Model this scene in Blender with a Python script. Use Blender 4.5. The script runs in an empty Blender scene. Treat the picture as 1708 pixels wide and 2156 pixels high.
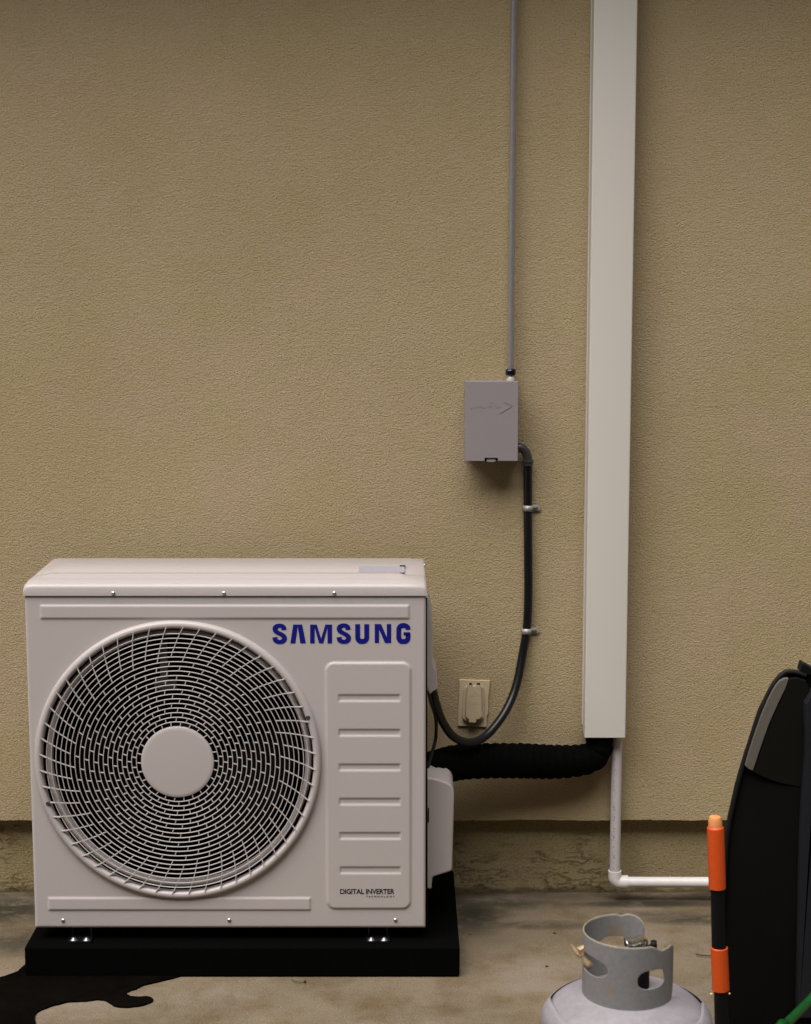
import bpy, bmesh, math, random
from mathutils import Vector, Matrix
R = math.radians
random.seed(7)
S = bpy.context.scene
C = S.collection
# ------------------------------------------------------------------ camera
PITCH = R(8.2); HC = 1.577; F = 3595.0; CX, CY = 854.0, 1078.0
cam = bpy.data.cameras.new('camera'); co = bpy.data.objects.new('camera', cam); C.objects.link(co)
co.location = (0, 0, HC); co.rotation_euler = (R(90) - PITCH, 0, 0)
cam.sensor_fit = 'VERTICAL'; cam.sensor_height = 36.0; cam.sensor_width = 28.5
cam.lens = F / 2156 * 36.0; cam.clip_end = 500
cam.dof.use_dof = True; cam.dof.focus_distance = 3.74; cam.dof.aperture_fstop = 5.6
S.camera = co
# ------------------------------------------------------------------ sky, sun, exposure
W = bpy.data.worlds.new('World'); S.world = W; W.use_nodes = True
wn = W.node_tree.nodes; wl = W.node_tree.links
sky = wn.new('ShaderNodeTexSky'); sky.sky_type = 'NISHITA'; sky.sun_disc = False
SUN_EL, SUN_AZ = 58.0, 30.0       # elevation; degrees left of straight behind the camera
sky.sun_elevation = R(SUN_EL); sky.sun_rotation = R(180 + SUN_AZ)
sky.air_density = 1.0; sky.dust_density = 6.0; sky.ozone_density = 0.5
hs = wn.new('ShaderNodeHueSaturation'); hs.inputs['Saturation'].default_value = 0.12
wl.new(sky.outputs[0], hs.inputs['Color']); wl.new(hs.outputs[0], wn['Background'].inputs['Color'])
wn['Background'].inputs['Strength'].default_value = 0.05
sl = bpy.data.lights.new('sun', 'SUN'); so = bpy.data.objects.new('sun', sl); C.objects.link(so)
sl.energy = 3.6; sl.angle = R(62); sl.color = (1.0, 0.955, 0.905)
d = Vector((-math.sin(R(SUN_AZ)) * math.cos(R(SUN_EL)), -math.cos(R(SUN_AZ)) * math.cos(R(SUN_EL)), math.sin(R(SUN_EL))))
so.rotation_euler = d.to_track_quat('Z', 'Y').to_euler(); so.location = (0, -2, 6)
S.view_settings.view_transform = 'Standard'; S.view_settings.look = 'None'
S.view_settings.exposure = 0.84; S.view_settings.gamma = 1.0

# ------------------------------------------------------------------ survey helpers: photo measurements (1708 wide) laid onto real planes
def ray(px, py):
    u = (CY - py) / F; v = (px - CX) / F
    return Vector((v, math.cos(PITCH) + u * math.sin(PITCH), -math.sin(PITCH) + u * math.cos(PITCH)))
def at(px, py, Y):
    r = ray(px, py); t = Y / r.y
    return Vector((r.x * t, Y, HC + r.z * t))
def atz(px, py, z):
    r = ray(px, py); t = (z - HC) / r.z
    return Vector((r.x * t, r.y * t, z))
def crop(x0, y0, s):            # measurement made in an enlargement: origin in 1920-wide pixels, scale s
    return lambda x, y: ((x0 + x / s) / 1.12412, (y0 + y / s) / 1.12412)

# ------------------------------------------------------------------ mesh helpers
class MB:
    def __init__(s): s.v = []; s.f = []
    def add(s, vs, fs):
        o = len(s.v); s.v += [Vector(p) for p in vs]; s.f += [tuple(i + o for i in f) for f in fs]; return s
    def box(s, x0, x1, y0, y1, z0, z1):
        v = [(x, y, z) for x in (x0, x1) for y in (y0, y1) for z in (z0, z1)]
        return s.add(v, [(0, 1, 3, 2), (4, 6, 7, 5), (0, 4, 5, 1), (2, 3, 7, 6), (0, 2, 6, 4), (1, 5, 7, 3)])
    def prism(s, pts, ext):      # pts: 3-D outline, ext: extrusion vector
        ext = Vector(ext); n = len(pts); a = [Vector(p) for p in pts]; b = [p + ext for p in a]
        return s.add(a + b, [tuple(range(n)), tuple(range(2 * n - 1, n - 1, -1))] + [(i, i + n, (i + 1) % n + n, (i + 1) % n) for i in range(n)])
    def tube(s, pts, r, seg=14, caps=True, closed=False):
        pts = [Vector(p) for p in pts]; n = len(pts)
        rs = r if isinstance(r, (list, tuple)) else [r] * n
        vs = []; ref = None
        for i, p in enumerate(pts):
            if closed: t = pts[(i + 1) % n] - pts[i - 1]
            else: t = pts[min(i + 1, n - 1)] - pts[max(i - 1, 0)]
            t.normalize()
            if ref is None:
                ref = t.orthogonal().normalized()
            ref = (ref - t * ref.dot(t)).normalized(); b = t.cross(ref)
            for k in range(seg):
                a = 2 * math.pi * k / seg
                vs.append(p + (ref * math.cos(a) + b * math.sin(a)) * rs[i])
        fs = []
        for i in range(n if closed else n - 1):
            j = (i + 1) % n
            for k in range(seg):
                k2 = (k + 1) % seg
                fs.append((i * seg + k, i * seg + k2, j * seg + k2, j * seg + k))
        if caps and not closed:
            fs.append(tuple(range(seg - 1, -1, -1))); fs.append(tuple((n - 1) * seg + k for k in range(seg)))
        return s.add(vs, fs)
    def lathe(s, c, prof, axis='z', seg=64, a0=0, a1=360, closed=False, squash=None):  # prof: (radius, height)
        c = Vector(c); full = abs(a1 - a0) >= 360; n = seg if full else seg + 1; m = len(prof); vs = []
        for i in range(n):
            a = R(a0 + (a1 - a0) * i / seg); ca, sa = math.cos(a), math.sin(a)
            for r, h in prof:
                if axis == 'z': vs.append(c + Vector((r * ca, r * sa, h)))
                elif axis == 'y': vs.append(c + Vector((r * ca, h, r * sa)))
                else: vs.append(c + Vector((h, r * ca, r * sa)))
        fs = []
        for i in range(seg):
            j = (i + 1) % n
            for k in range(m if closed else m - 1):
                l = (k + 1) % m
                fs.append((i * m + k, i * m + l, j * m + l, j * m + k))
        return s.add(vs, fs)

ORG = {}
def finish(name, m, mat, parent=None, bevel=0.0, seg=2, sharp=35, label=None, solid=0):
    me = bpy.data.meshes.new(name); o = bpy.data.objects.new(name, me); C.objects.link(o)
    org = Vector(ORG.get(parent.name, (0, 0, 0))) if parent else Vector((0, 0, 0))
    me.from_pydata([tuple(v - org) for v in m.v], [], m.f); me.validate()
    bm = bmesh.new(); bm.from_mesh(me); bmesh.ops.remove_doubles(bm, verts=bm.verts, dist=1e-6)
    bmesh.ops.recalc_face_normals(bm, faces=bm.faces); bm.to_mesh(me); bm.free()
    me.materials.append(mat)
    for p in me.polygons: p.use_smooth = True
    me.set_sharp_from_angle(angle=R(sharp))
    if solid:
        md = o.modifiers.new('solid', 'SOLIDIFY'); md.thickness = solid; md.offset = 0
    if bevel:
        md = o.modifiers.new('bevel', 'BEVEL'); md.width = bevel; md.segments = seg; md.limit_method = 'ANGLE'; md.angle_limit = R(30); md.harden_normals = True
    if parent:
        o.parent = parent; ORG[o.name] = org
    if label: o['label'] = label
    return o
def tag(o, label, cat, group=None, kind=None):
    o['label'] = label; o['category'] = cat
    if group: o['group'] = group
    if kind: o['kind'] = kind
    return o
def thing(name, loc, label, cat, group=None):
    o = bpy.data.objects.new(name, None); C.objects.link(o); o.location = loc; o.empty_display_size = 0.05
    ORG[o.name] = Vector(loc); return tag(o, label, cat, group)
def copy_tree(o, parent=None):
    c = o.copy(); C.objects.link(c)
    if parent: c.parent = parent
    for ch in list(o.children): copy_tree(ch, c)
    return c
def spline(pts, n=8):
    pts = [Vector(p) for p in pts]; P = [pts[0] * 2 - pts[1]] + pts + [pts[-1] * 2 - pts[-2]]; out = []
    for i in range(1, len(P) - 2):
        for k in range(n):
            t = k / n; a, b, c, d = P[i - 1], P[i], P[i + 1], P[i + 2]
            out.append(0.5 * ((2 * b) + (c - a) * t + (2 * a - 5 * b + 4 * c - d) * t * t + (3 * b - a - 3 * c + d) * t ** 3))
    out.append(pts[-1]); return out
def rough_line(p, q, n, amp, seed=1):
    rd = random.Random(seed); out = []; w = 0
    for i in range(n + 1):
        w = w * 0.75 + rd.uniform(-1, 1) * amp
        out.append(Vector(p).lerp(Vector(q), i / n) + Vector((0, 0, w)))
    return out

# ------------------------------------------------------------------ materials
def newmat(name):
    m = bpy.data.materials.new(name); m.use_nodes = True
    nt = m.node_tree; return m, nt, nt.nodes['Principled BSDF'], nt.nodes, nt.links
def setp(b, rough, metal=0.0, spec=0.5):
    b.inputs['Roughness'].default_value = rough; b.inputs['Metallic'].default_value = metal
    b.inputs['Specular IOR Level'].default_value = spec
def coords(N, L, scale=(1, 1, 1)):
    tc = N.new('ShaderNodeTexCoord'); mp = N.new('ShaderNodeMapping'); mp.inputs['Scale'].default_value = scale
    L.new(tc.outputs['Object'], mp.inputs[0]); return mp.outputs[0]
def noise(N, L, vec, scale, detail=3, rough=0.5):
    n = N.new('ShaderNodeTexNoise'); n.inputs['Scale'].default_value = scale; n.inputs['Detail'].default_value = detail
    n.inputs['Roughness'].default_value = rough; L.new(vec, n.inputs['Vector']); return n.outputs['Fac']
def ramp(N, L, fac, stops):
    r = N.new('ShaderNodeValToRGB'); e = r.color_ramp.elements
    for i, (p, c) in enumerate(stops):
        if i >= 2: e.new(p)
        e[i].position = p; e[i].color = (*c, 1)
    L.new(fac, r.inputs[0]); return r.outputs[0]
def mixc(N, L, fac, a, b, mode='MIX'):
    m = N.new('ShaderNodeMix'); m.data_type = 'RGBA'; m.blend_type = mode
    for s, x in ((m.inputs[0], fac), (m.inputs[6], a), (m.inputs[7], b)):
        if hasattr(x, 'links'): L.new(x, s)
        elif isinstance(x, (int, float)): s.default_value = x
        else: s.default_value = (*x, 1)
    return m.outputs[2]
def mathn(N, L, op, a, b=None, clamp=False):
    m = N.new('ShaderNodeMath'); m.operation = op; m.use_clamp = clamp
    for s, x in ((m.inputs[0], a), (m.inputs[1], b)):
        if x is None: continue
        if hasattr(x, 'links'): L.new(x, s)
        else: s.default_value = x
    return m.outputs[0]
def bump(N, L, b, h, strength, dist):
    n = N.new('ShaderNodeBump'); n.inputs['Strength'].default_value = strength; n.inputs['Distance'].default_value = dist
    L.new(h, n.inputs['Height']); L.new(n.outputs[0], b.inputs['Normal']); return n
def simple(name, col, rough=0.5, metal=0.0, spec=0.5, var=0.06, vs=60, bs=0.0, bscale=400, dirt=0.0):
    m, nt, b, N, L = newmat(name); setp(b, rough, metal, spec); v = coords(N, L)
    lo = tuple(c * (1 - var) for c in col); hi = tuple(min(1, c * (1 + var)) for c in col)
    c = ramp(N, L, noise(N, L, v, vs, 4, 0.7), [(0.3, lo), (0.7, hi)])
    if dirt:
        f = ramp(N, L, noise(N, L, v, 9, 6, 0.7), [(0.52, (0, 0, 0)), (0.75, (dirt, dirt, dirt))])
        c = mixc(N, L, f, c, tuple(x * 0.45 for x in col))
    L.new(c, b.inputs['Base Color'])
    rr = N.new('ShaderNodeMapRange'); rr.inputs[3].default_value = rough * 0.9; rr.inputs[4].default_value = min(1, rough * 1.12)
    L.new(noise(N, L, v, 25, 3), rr.inputs[0]); L.new(rr.outputs[0], b.inputs['Roughness'])
    if bs: bump(N, L, b, noise(N, L, v, bscale, 2), bs, 0.001)
    return m
def stucco(name, cracks=False):
    m, nt, b, N, L = newmat(name); setp(b, 0.92, 0, 0.15)
    v = coords(N, L, (1, 1, 1.55)); v1 = coords(N, L)
    fine = noise(N, L, v, 290, 2, 0.55); mid = noise(N, L, v, 185, 2, 0.5); big = noise(N, L, v1, 1.6, 5, 0.6); pat = noise(N, L, v1, 5, 5, 0.65); tro = noise(N, L, coords(N, L, (1, 1, 2)), 16, 3, 0.5)
    base = ramp(N, L, big, [(0.36, (0.333, 0.262, 0.145)), (0.68, (0.370, 0.293, 0.178))])
    base = mixc(N, L, ramp(N, L, pat, [(0.45, (0, 0, 0)), (0.72, (0.6,) * 3)]), base, (0.385, 0.287, 0.205))
    pit_shade = ramp(N, L, fine, [(0.30, (0.50, 0.46, 0.38)), (0.43, (0.95, 0.95, 0.94)), (0.70, (1.10, 1.10, 1.10))])  # hollows of the grain darkened in colour: painted shade with some dirt
    col = mixc(N, L, 1.0, base, pit_shade, 'MULTIPLY')
    h = mathn(N, L, 'ADD', mathn(N, L, 'MULTIPLY', fine, 0.6), mathn(N, L, 'MULTIPLY', mid, 0.7))
    h = mathn(N, L, 'ADD', h, mathn(N, L, 'MULTIPLY', tro, 0.2))
    if cracks:
        col = mixc(N, L, 1.0, col, (0.86, 0.85, 0.80), 'MULTIPLY')
        vc = coords(N, L, (9, 9, 30)); cr = noise(N, L, vc, 1.6, 7, 0.7)
        band = mathn(N, L, 'ABSOLUTE', mathn(N, L, 'SUBTRACT', cr, 0.47))
        line = ramp(N, L, band, [(0.0, (0, 0, 0)), (0.022, (1, 1, 1))])
        gate = ramp(N, L, noise(N, L, v1, 7, 3), [(0.47, (1, 1, 1)), (0.6, (0, 0, 0))])
        line = mixc(N, L, gate, line, (1, 1, 1))
        col = mixc(N, L, 1.0, col, mixc(N, L, line, (0.62, 0.60, 0.55), (0.88, 0.90, 0.86)), 'MULTIPLY')
        h = mathn(N, L, 'ADD', h, mathn(N, L, 'MULTIPLY', line, 0.5))
        # splash dirt along the foot of the wall
        sp = N.new('ShaderNodeSeparateXYZ'); L.new(v1, sp.inputs[0])
        f = mathn(N, L, 'ADD', mathn(N, L, 'MULTIPLY', sp.outputs[2], -16.0), 0.62)
        f = mathn(N, L, 'ADD', f, mathn(N, L, 'MULTIPLY', noise(N, L, v1, 14, 6, 0.7), 1.0))
        dm = ramp(N, L, f, [(0.85, (0, 0, 0)), (1.2, (0.7,) * 3)])
        col = mixc(N, L, dm, col, (0.06, 0.043, 0.022))
    L.new(col, b.inputs['Base Color']); bump(N, L, b, h, 1.0, 0.0034)
    return m
def concrete():
    m, nt, b, N, L = newmat('stained_concrete'); setp(b, 0.85, 0, 0.25)
    v = coords(N, L); sp = N.new('ShaderNodeSeparateXYZ'); L.new(v, sp.inputs[0])
    base = ramp(N, L, noise(N, L, v, 3.2, 6, 0.62), [(0.3, (0.138, 0.107, 0.068)), (0.5, (0.172, 0.135, 0.092)), (0.68, (0.205, 0.168, 0.132))])
    base = mixc(N, L, ramp(N, L, noise(N, L, v, 9, 4), [(0.5, (0, 0, 0)), (0.7, (0.4,) * 3)]), base, (0.175, 0.118, 0.058))
    grain = ramp(N, L, noise(N, L, v, 260, 2, 0.6), [(0.3, (0.74,) * 3), (0.7, (1.2,) * 3)])
    col = mixc(N, L, 1.0, base, grain, 'MULTIPLY')
    dk = ramp(N, L, noise(N, L, v, 4.5, 8, 0.72), [(0.46, (1, 1, 1)), (0.66, (0.66, 0.63, 0.57))])
    col = mixc(N, L, 1.0, col, dk, 'MULTIPLY')
    # grime stains: each a patch of its own on the slab
    vs = coords(N, L, (1, 1.5, 1)); g = noise(N, L, vs, 10, 8, 0.75); tot = None
    for px, py, rx, ry, am in ((10, 1915, .17, .12, 1.1), (35, 1985, .12, .10, .8), (1000, 1925, .10, .16, 1.0), (1060, 1903, .22, .05, .8), (1130, 1948, .20, .035, .7), (1240, 1893, .30, .03, .5),
                               (1370, 1903, .26, .030, 1.1), (1470, 1936, .17, .045, .9), (1390, 1925, .16, .03, .6), (700, 1900, .6, .08, 1.0), (1700, 1920, .3, .06, .8), (1540, 1890, .5, .03, .7)):
        c = atz(px, py, 0)
        dx = mathn(N, L, 'DIVIDE', mathn(N, L, 'SUBTRACT', sp.outputs[0], c.x), rx); dy = mathn(N, L, 'DIVIDE', mathn(N, L, 'SUBTRACT', sp.outputs[1], c.y), ry)
        d2 = mathn(N, L, 'ADD', mathn(N, L, 'MULTIPLY', dx, dx), mathn(N, L, 'MULTIPLY', dy, dy))
        w = mathn(N, L, 'MULTIPLY', mathn(N, L, 'SUBTRACT', 1.0, d2, True), am)
        tot = w if tot is None else mathn(N, L, 'MAXIMUM', tot, w)
    f = mathn(N, L, 'MULTIPLY', mathn(N, L, 'ADD', tot, 0.0, True), ramp(N, L, g, [(0.36, (0.15, 0.15, 0.15)), (0.5, (1, 1, 1))]))
    col = mixc(N, L, mathn(N, L, 'MULTIPLY', f, 0.93), col, (0.024, 0.021, 0.013))
    edge = mathn(N, L, 'MULTIPLY', mathn(N, L, 'SUBTRACT', sp.outputs[1], 4.115), 30, True)
    col = mixc(N, L, mathn(N, L, 'MULTIPLY', edge, mathn(N, L, 'MULTIPLY', ramp(N, L, g, [(0.3, (0, 0, 0)), (0.6, (1, 1, 1))]), 0.9)), col, (0.03, 0.02, 0.01))
    specks = ramp(N, L, noise(N, L, v, 55, 1), [(0.20, (1, 1, 1)), (0.235, (0, 0, 0))])
    col = mixc(N, L, specks, col, (0.05, 0.035, 0.02))
    L.new(col, b.inputs['Base Color'])
    h = mathn(N, L, 'ADD', noise(N, L, v, 200, 3), mathn(N, L, 'MULTIPLY', noise(N, L, v, 20, 4), 1.5))
    bump(N, L, b, h, 0.9, 0.002); return m

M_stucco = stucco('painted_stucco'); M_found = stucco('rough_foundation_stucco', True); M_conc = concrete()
M_paint = simple('powder_coat', (0.400, 0.358, 0.352), 0.38, 0, 0.45, 0.035, 500, 0.12, 900)
M_duct = simple('cream_plastic', (0.525, 0.495, 0.455), 0.42, 0, 0.4, 0.03, 300, 0.1, 700)
M_grille = simple('grille_plastic', (0.42, 0.385, 0.38), 0.45, 0, 0.4, 0.03, 90)
M_dark = simple('black_interior', (0.003, 0.003, 0.003), 0.8, 0, 0.1)
M_fan = simple('fan_plastic', (0.0035, 0.0035, 0.0035), 0.6, 0, 0.1)
M_motor = simple('motor_bracket_metal', (0.06, 0.066, 0.062), 0.5, 0.1)
M_blue = simple('blue_print', (0.004, 0.006, 0.16), 0.4, 0, 0.4)
M_ink = simple('black_print', (0.010, 0.008, 0.007), 0.5, 0, 0.3)
M_sticker = simple('faded_blue_print', (0.31, 0.295, 0.345), 0.5, 0, 0.3, 0.3, 260)
M_screw = simple('zinc_screw', (0.62, 0.62, 0.62), 0.28, 1.0)
M_galv = simple('galvanised_steel', (0.34, 0.325, 0.31), 0.42, 0.3, 0.5, 0.18, 120, dirt=0.5)
M_emt = simple('conduit_steel', (0.36, 0.34, 0.345), 0.32, 0.6, 0.5, 0.06, 50)
M_conn = simple('zinc_connector', (0.66, 0.66, 0.60), 0.3, 0.4)
M_nut = simple('dark_plated_nut', (0.03, 0.035, 0.06), 0.25, 0.9)
M_grey = simple('grey_enamel', (0.225, 0.198, 0.205), 0.5, 0, 0.4, 0.03, 200, 0.15, 500)
M_cast = simple('die_cast_grey', (0.06, 0.058, 0.06), 0.45, 0.4, 0.4, 0.15, 90)
M_conduit = simple('black_conduit', (0.004, 0.0045, 0.0058), 0.36, 0, 0.35)
M_wrap = simple('black_foam_wrap', (0.0012, 0.0012, 0.0012), 0.9, 0, 0.04, 0.3, 60, 0.6, 150)
M_pad = simple('black_pad_plastic', (0.0013, 0.0013, 0.0013), 0.9, 0, 0.03, 0.2, 80, 0.3, 300)
M_pvc = simple('white_pvc', (0.46, 0.42, 0.425), 0.35, 0, 0.45, 0.05, 50, dirt=0.12)
M_pvc2 = simple('clean_white_pvc', (0.60, 0.57, 0.555), 0.35, 0, 0.45, 0.04, 50)
M_pink = simple('pvc_ink', (0.26, 0.24, 0.30), 0.6, 0, 0.3)
M_beige = simple('painted_beige_plastic', (0.45, 0.37, 0.245), 0.6, 0, 0.3, 0.06, 120, 0.3, 250)
M_spill = simple('black_spill', (0.0020, 0.0014, 0.0010), 0.9, 0, 0.03, 0.7, 7)
M_tank = simple('tank_enamel', (0.265, 0.245, 0.268), 0.5, 0, 0.45, 0.12, 60, 0.3, 300, dirt=0.25)
def collar_mat():
    m, nt, b, N, L = newmat('scuffed_collar_enamel'); setp(b, 0.5, 0, 0.4); v = coords(N, L)
    c = ramp(N, L, noise(N, L, v, 120, 3), [(0.3, (0.19, 0.186, 0.188)), (0.7, (0.225, 0.219, 0.221))])
    ru = ramp(N, L, noise(N, L, v, 30, 6, 0.7), [(0.57, (0, 0, 0)), (0.70, (1, 1, 1))])
    c = mixc(N, L, mathn(N, L, 'MULTIPLY', ru, 0.75), c, (0.25, 0.16, 0.065)); L.new(c, b.inputs['Base Color']); return m
M_collar = collar_mat()
M_crim = simple('worn_edge', (0.30, 0.25, 0.165), 0.6, 0, 0.3, 0.2, 120)
M_silver = simple('chromed_handle', (0.62, 0.62, 0.62), 0.22, 1.0)
M_black = simple('black_plastic', (0.004, 0.004, 0.0045), 0.55, 0, 0.15)
M_mesh = simple('brown_black_mesh', (0.0052, 0.0041, 0.0031), 0.85, 0, 0.1, 0.3, 500)
M_foot = simple('foot_steel', (0.05, 0.05, 0.053), 0.35, 0.9)
M_bolt = simple('foot_bolt', (0.25, 0.25, 0.27), 0.4, 0.8)
M_tag = simple('yellowed_plastic', (0.48, 0.33, 0.19), 0.35, 0, 0.5, 0.45, 90)
M_orange = simple('orange_plastic', (0.56, 0.068, 0.006), 0.5, 0, 0.4, 0.05, 150, 0.2, 500)
M_cap = simple('pale_orange_plastic', (0.70, 0.27, 0.10), 0.42, 0, 0.4)
M_bag = simple('black_bag_fabric', (0.0032, 0.003, 0.0028), 0.85, 0, 0.08, 0.25, 300, 0.3, 900)
M_pipe = simple('black_piping', (0.006, 0.006, 0.006), 0.6, 0, 0.2)
M_pocket = simple('navy_pocket_fabric', (0.0065, 0.0072, 0.0105), 0.65, 0, 0.3, 0.2, 300, 0.3, 900)
M_refl = simple('grey_reflective_tape', (0.105, 0.095, 0.080), 0.7, 0, 0.2, 0.15, 200, 0.2, 600)
M_green = simple('green_hose', (0.004, 0.055, 0.009), 0.38, 0, 0.5, 0.08, 60)
M_twig = simple('dry_twig', (0.05, 0.035, 0.02), 0.8, 0, 0.2)
M_seed = simple('pale_bead', (0.55, 0.42, 0.2), 0.5)
M_bounce_blocker = simple('bounce_blocker', (0.025, 0.032, 0.012), 0.9, 0, 0.1, 0.4, 8)
M_blocker = simple('blocker_boards', (0.05, 0.038, 0.025), 0.9, 0, 0.1, 0.3, 12)  # for the added light-blocking wall behind the camera
M_shade_eave = simple('shade_eave_boards', (0.30, 0.25, 0.17), 0.8)

# ------------------------------------------------------------------ ground and house wall
YW = 4.12; YB = 4.160; ZS = at(1200, 1727, YW).z
g = MB().add([(-60, -60, 0), (60, -60, 0), (60, 60, 0), (-60, 60, 0)], [(0, 1, 2, 3)])
tag(finish('ground', g, M_conc), 'worn beige concrete slab with dark grime along the wall', 'ground', kind='structure')
lw = MB().add([(-60, -60, 0.02), (60, -60, 0.02), (60, 2.1, 0.02), (-60, 2.1, 0.02)], [(0, 1, 2, 3)])  # unseen dark sheet, added to weaken light bouncing up from the ground
tag(finish('bounce_blocker', lw, M_bounce_blocker), 'dark sheet added out of view to cut light bounced off the ground', 'bounce_blocker', kind='structure')
wall = thing('house_wall', (0, YW + 0.1, 0), 'tan stucco house wall behind the equipment', 'wall')
pts = [Vector((4.5, YW, 3.0)), Vector((-4.5, YW, 3.0))] + rough_line((-4.5, YW, ZS), (4.5, YW, ZS), 1500, 0.0007)
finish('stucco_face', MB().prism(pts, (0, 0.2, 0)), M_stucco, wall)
wk = [at(*crop(1560, 1500, 3.85)(x, y), YW + 0.0002) for x, y in ((770, 400), (745, 440), (735, 480), (705, 510), (690, 545), (650, 595), (635, 615))]
finish('hairline_crack', MB().tube(wk, [0.0003, 0.0008, 0.0006, 0.0009, 0.0006, 0.0008, 0.0003], 6), M_found, wall)
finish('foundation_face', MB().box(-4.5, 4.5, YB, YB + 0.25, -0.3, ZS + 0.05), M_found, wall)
e = MB().box(-4.5, 4.5, YW - 0.60, YW + 0.2, 2.84, 2.88)  # unseen roof overhang, depth and height set to shade the upper wall
finish('unseen_shade_eave', e, M_shade_eave, wall)

nb = thing('light_blocker_wall', (0, -1.5, 0), 'dark plank wall added out of view to block low sky light', 'wall')  # unseen wall added behind the camera to darken the lower house wall
fb = MB(); z = 0.03
while z < 6.0:
    fb.box(-7, 7, -1.52, -1.50 + 0.008, z, z + 0.176); z += 0.18
finish('blocker_planks', fb, M_blocker, nb, bevel=0.003)

# ------------------------------------------------------------------ equipment pad
YP = 3.636; ZP = 0.071
a = atz(968, 2058, 0.0); xl = atz(57, 2050, 0.0).x
pad = MB().box(xl, a.x, YP, 4.13, 0.0, ZP)
tag(finish('equipment_pad', pad, M_pad, bevel=0.006), 'flat black plastic pad on the concrete under the white outdoor unit', 'pad')

# ------------------------------------------------------------------ outdoor unit
YF = 3.672; DEP = 0.312
XL = at(50, 1240, YF).x; XR = at(897.5, 1500, YF).x
ZT = at(470, 1229, YF).z; ZB = at(470, 1955, YF).z
unit = thing('outdoor_unit', ((XL + XR) / 2, YF + DEP / 2, ZP), 'white outdoor air conditioning unit with round fan grille standing on the black pad', 'air conditioner')
YK = YF + DEP
ZL = at(470, 1254, YF).z      # lower edge of the lid's lip
# cabinet shell, open at the front
x0, x1 = XL + 0.004, XR - 0.004
cab = MB()
cab.box(x0, x0 + 0.002, YF + 0.012, YK, ZB, ZL + 0.01); cab.box(x1 - 0.002, x1, YF + 0.018, YK, ZB, ZL + 0.01)
cab.box(x0 + 0.002, x1 - 0.002, YK - 0.002, YK, ZB, ZL + 0.01); cab.box(x0 + 0.002, x1 - 0.002, YF + 0.012, YK - 0.002, ZB + 0.001, ZB + 0.004)
finish('cabinet', cab, M_paint, unit)
liner = MB(); i0, i1 = x0 + 0.006, x1 - 0.006
liner.box(i0, i0 + 0.002, YF + 0.02, YK - 0.02, ZB + 0.006, ZL); liner.box(i1 - 0.26, i1 - 0.258, YF + 0.02, YK - 0.02, ZB + 0.006, ZL)
liner.box(i0, i1 - 0.258, YK - 0.022, YK - 0.02, ZB + 0.006, ZL); liner.box(i0, i1 - 0.258, YF + 0.02, YK - 0.02, ZB + 0.005, ZB + 0.007); liner.box(i0, i1 - 0.258, YF + 0.02, YK - 0.02, ZL - 0.002, ZL)
finish('fan_chamber', liner, M_dark, unit)
# front panel as a pressed sheet: height field over (x, z)
fc = at(375, 1602, YF); FX, FZ = fc.x, fc.z
def sstep(t): t = max(0.0, min(1.0, t)); return t * t * (3 - 2 * t)
def rrect(x, z, ax, bx, az, bz, r):      # signed distance, negative inside
    cx, cz = (ax + bx) / 2, (az + bz) / 2; qx = abs(x - cx) - (bx - ax) / 2 + r; qz = abs(z - cz) - (bz - az) / 2 + r
    return math.hypot(max(qx, 0), max(qz, 0)) + min(max(qx, qz), 0) - r
def fx(p): return at(p, 1600, YF).x
def fz(p): return at(600, p, YF).z
tb = (at(83, 1290, YF).x, at(864, 1290, YF).x, fz(1305), fz(1272)); bb = (at(100, 1900, YF).x, at(656, 1900, YF).x, fz(1918.5), fz(1888))
rp = (at(684, 1600, YF).x, at(868, 1600, YF).x, fz(1916), fz(1392))
ribs = []
for yb in (1476, 1549, 1622, 1694, 1766, 1838.5):
    pc = [at(711 + (yb - 1476) * 0.009, yb, YF), at(844.5 + (yb - 1476) * 0.004, yb, YF)]
    ribs.append((pc[0].x, pc[1].x, at(700, yb + 2, YF).z, at(700, yb - 15.5, YF).z))
def hgt(x, z):
    h = 0.0
    h += 0.0028 * (1 - sstep((rrect(x, z, *tb, 0.003) + 0.0055) / 0.0055))
    h += 0.0028 * (1 - sstep((rrect(x, z, *bb, 0.003) + 0.0055) / 0.0055))
    h += 0.0036 * (1 - sstep((rrect(x, z, *rp, 0.022) + 0.007) / 0.007))
    for rb in ribs: h -= 0.0026 * (1 - sstep((rrect(x, z, *rb, 0.004) + 0.0055) / 0.0055))
    e = min(x - XL, XR - x, z - ZB); re = 0.007
    if e < re: h -= re - math.sqrt(max(0, re * re - (re - e) ** 2))
    return h
px0, px1, pz0, pz1 = XL + 0.001, XR - 0.001, ZB, ZL + 0.004
nx, nz = 440, 372; fp = MB(); vs = []; keep = []
for j in range(nz + 1):
    z = pz0 + (pz1 - pz0) * j / nz
    for i in range(nx + 1):
        x = px0 + (px1 - px0) * i / nx
        vs.append((x, YF + 0.001 - hgt(x, z), z))
fs = []
for j in range(nz):
    z = pz0 + (pz1 - pz0) * (j + 0.5) / nz
    for i in range(nx):
        x = px0 + (px1 - px0) * (i + 0.5) / nx
        if math.hypot(x - FX, z - FZ) < 0.3075: continue
        k = j * (nx + 1) + i; fs.append((k, k + 1, k + nx + 2, k + nx + 1))
o0 = len(vs)
fp.add(vs, fs)
# returned edges
fp.box(XL + 0.001, XL + 0.0022, YF + 0.007, YF + 0.018, ZB, pz1); fp.box(XR - 0.0022, XR - 0.001, YF + 0.007, YF + 0.016, ZB, pz1); fp.box(XL + 0.001, XR - 0.001, YF + 0.007, YF + 0.018, ZB - 0.0005, ZB + 0.0007)
front = finish('front_panel', fp, M_paint, unit, sharp=60)
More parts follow.
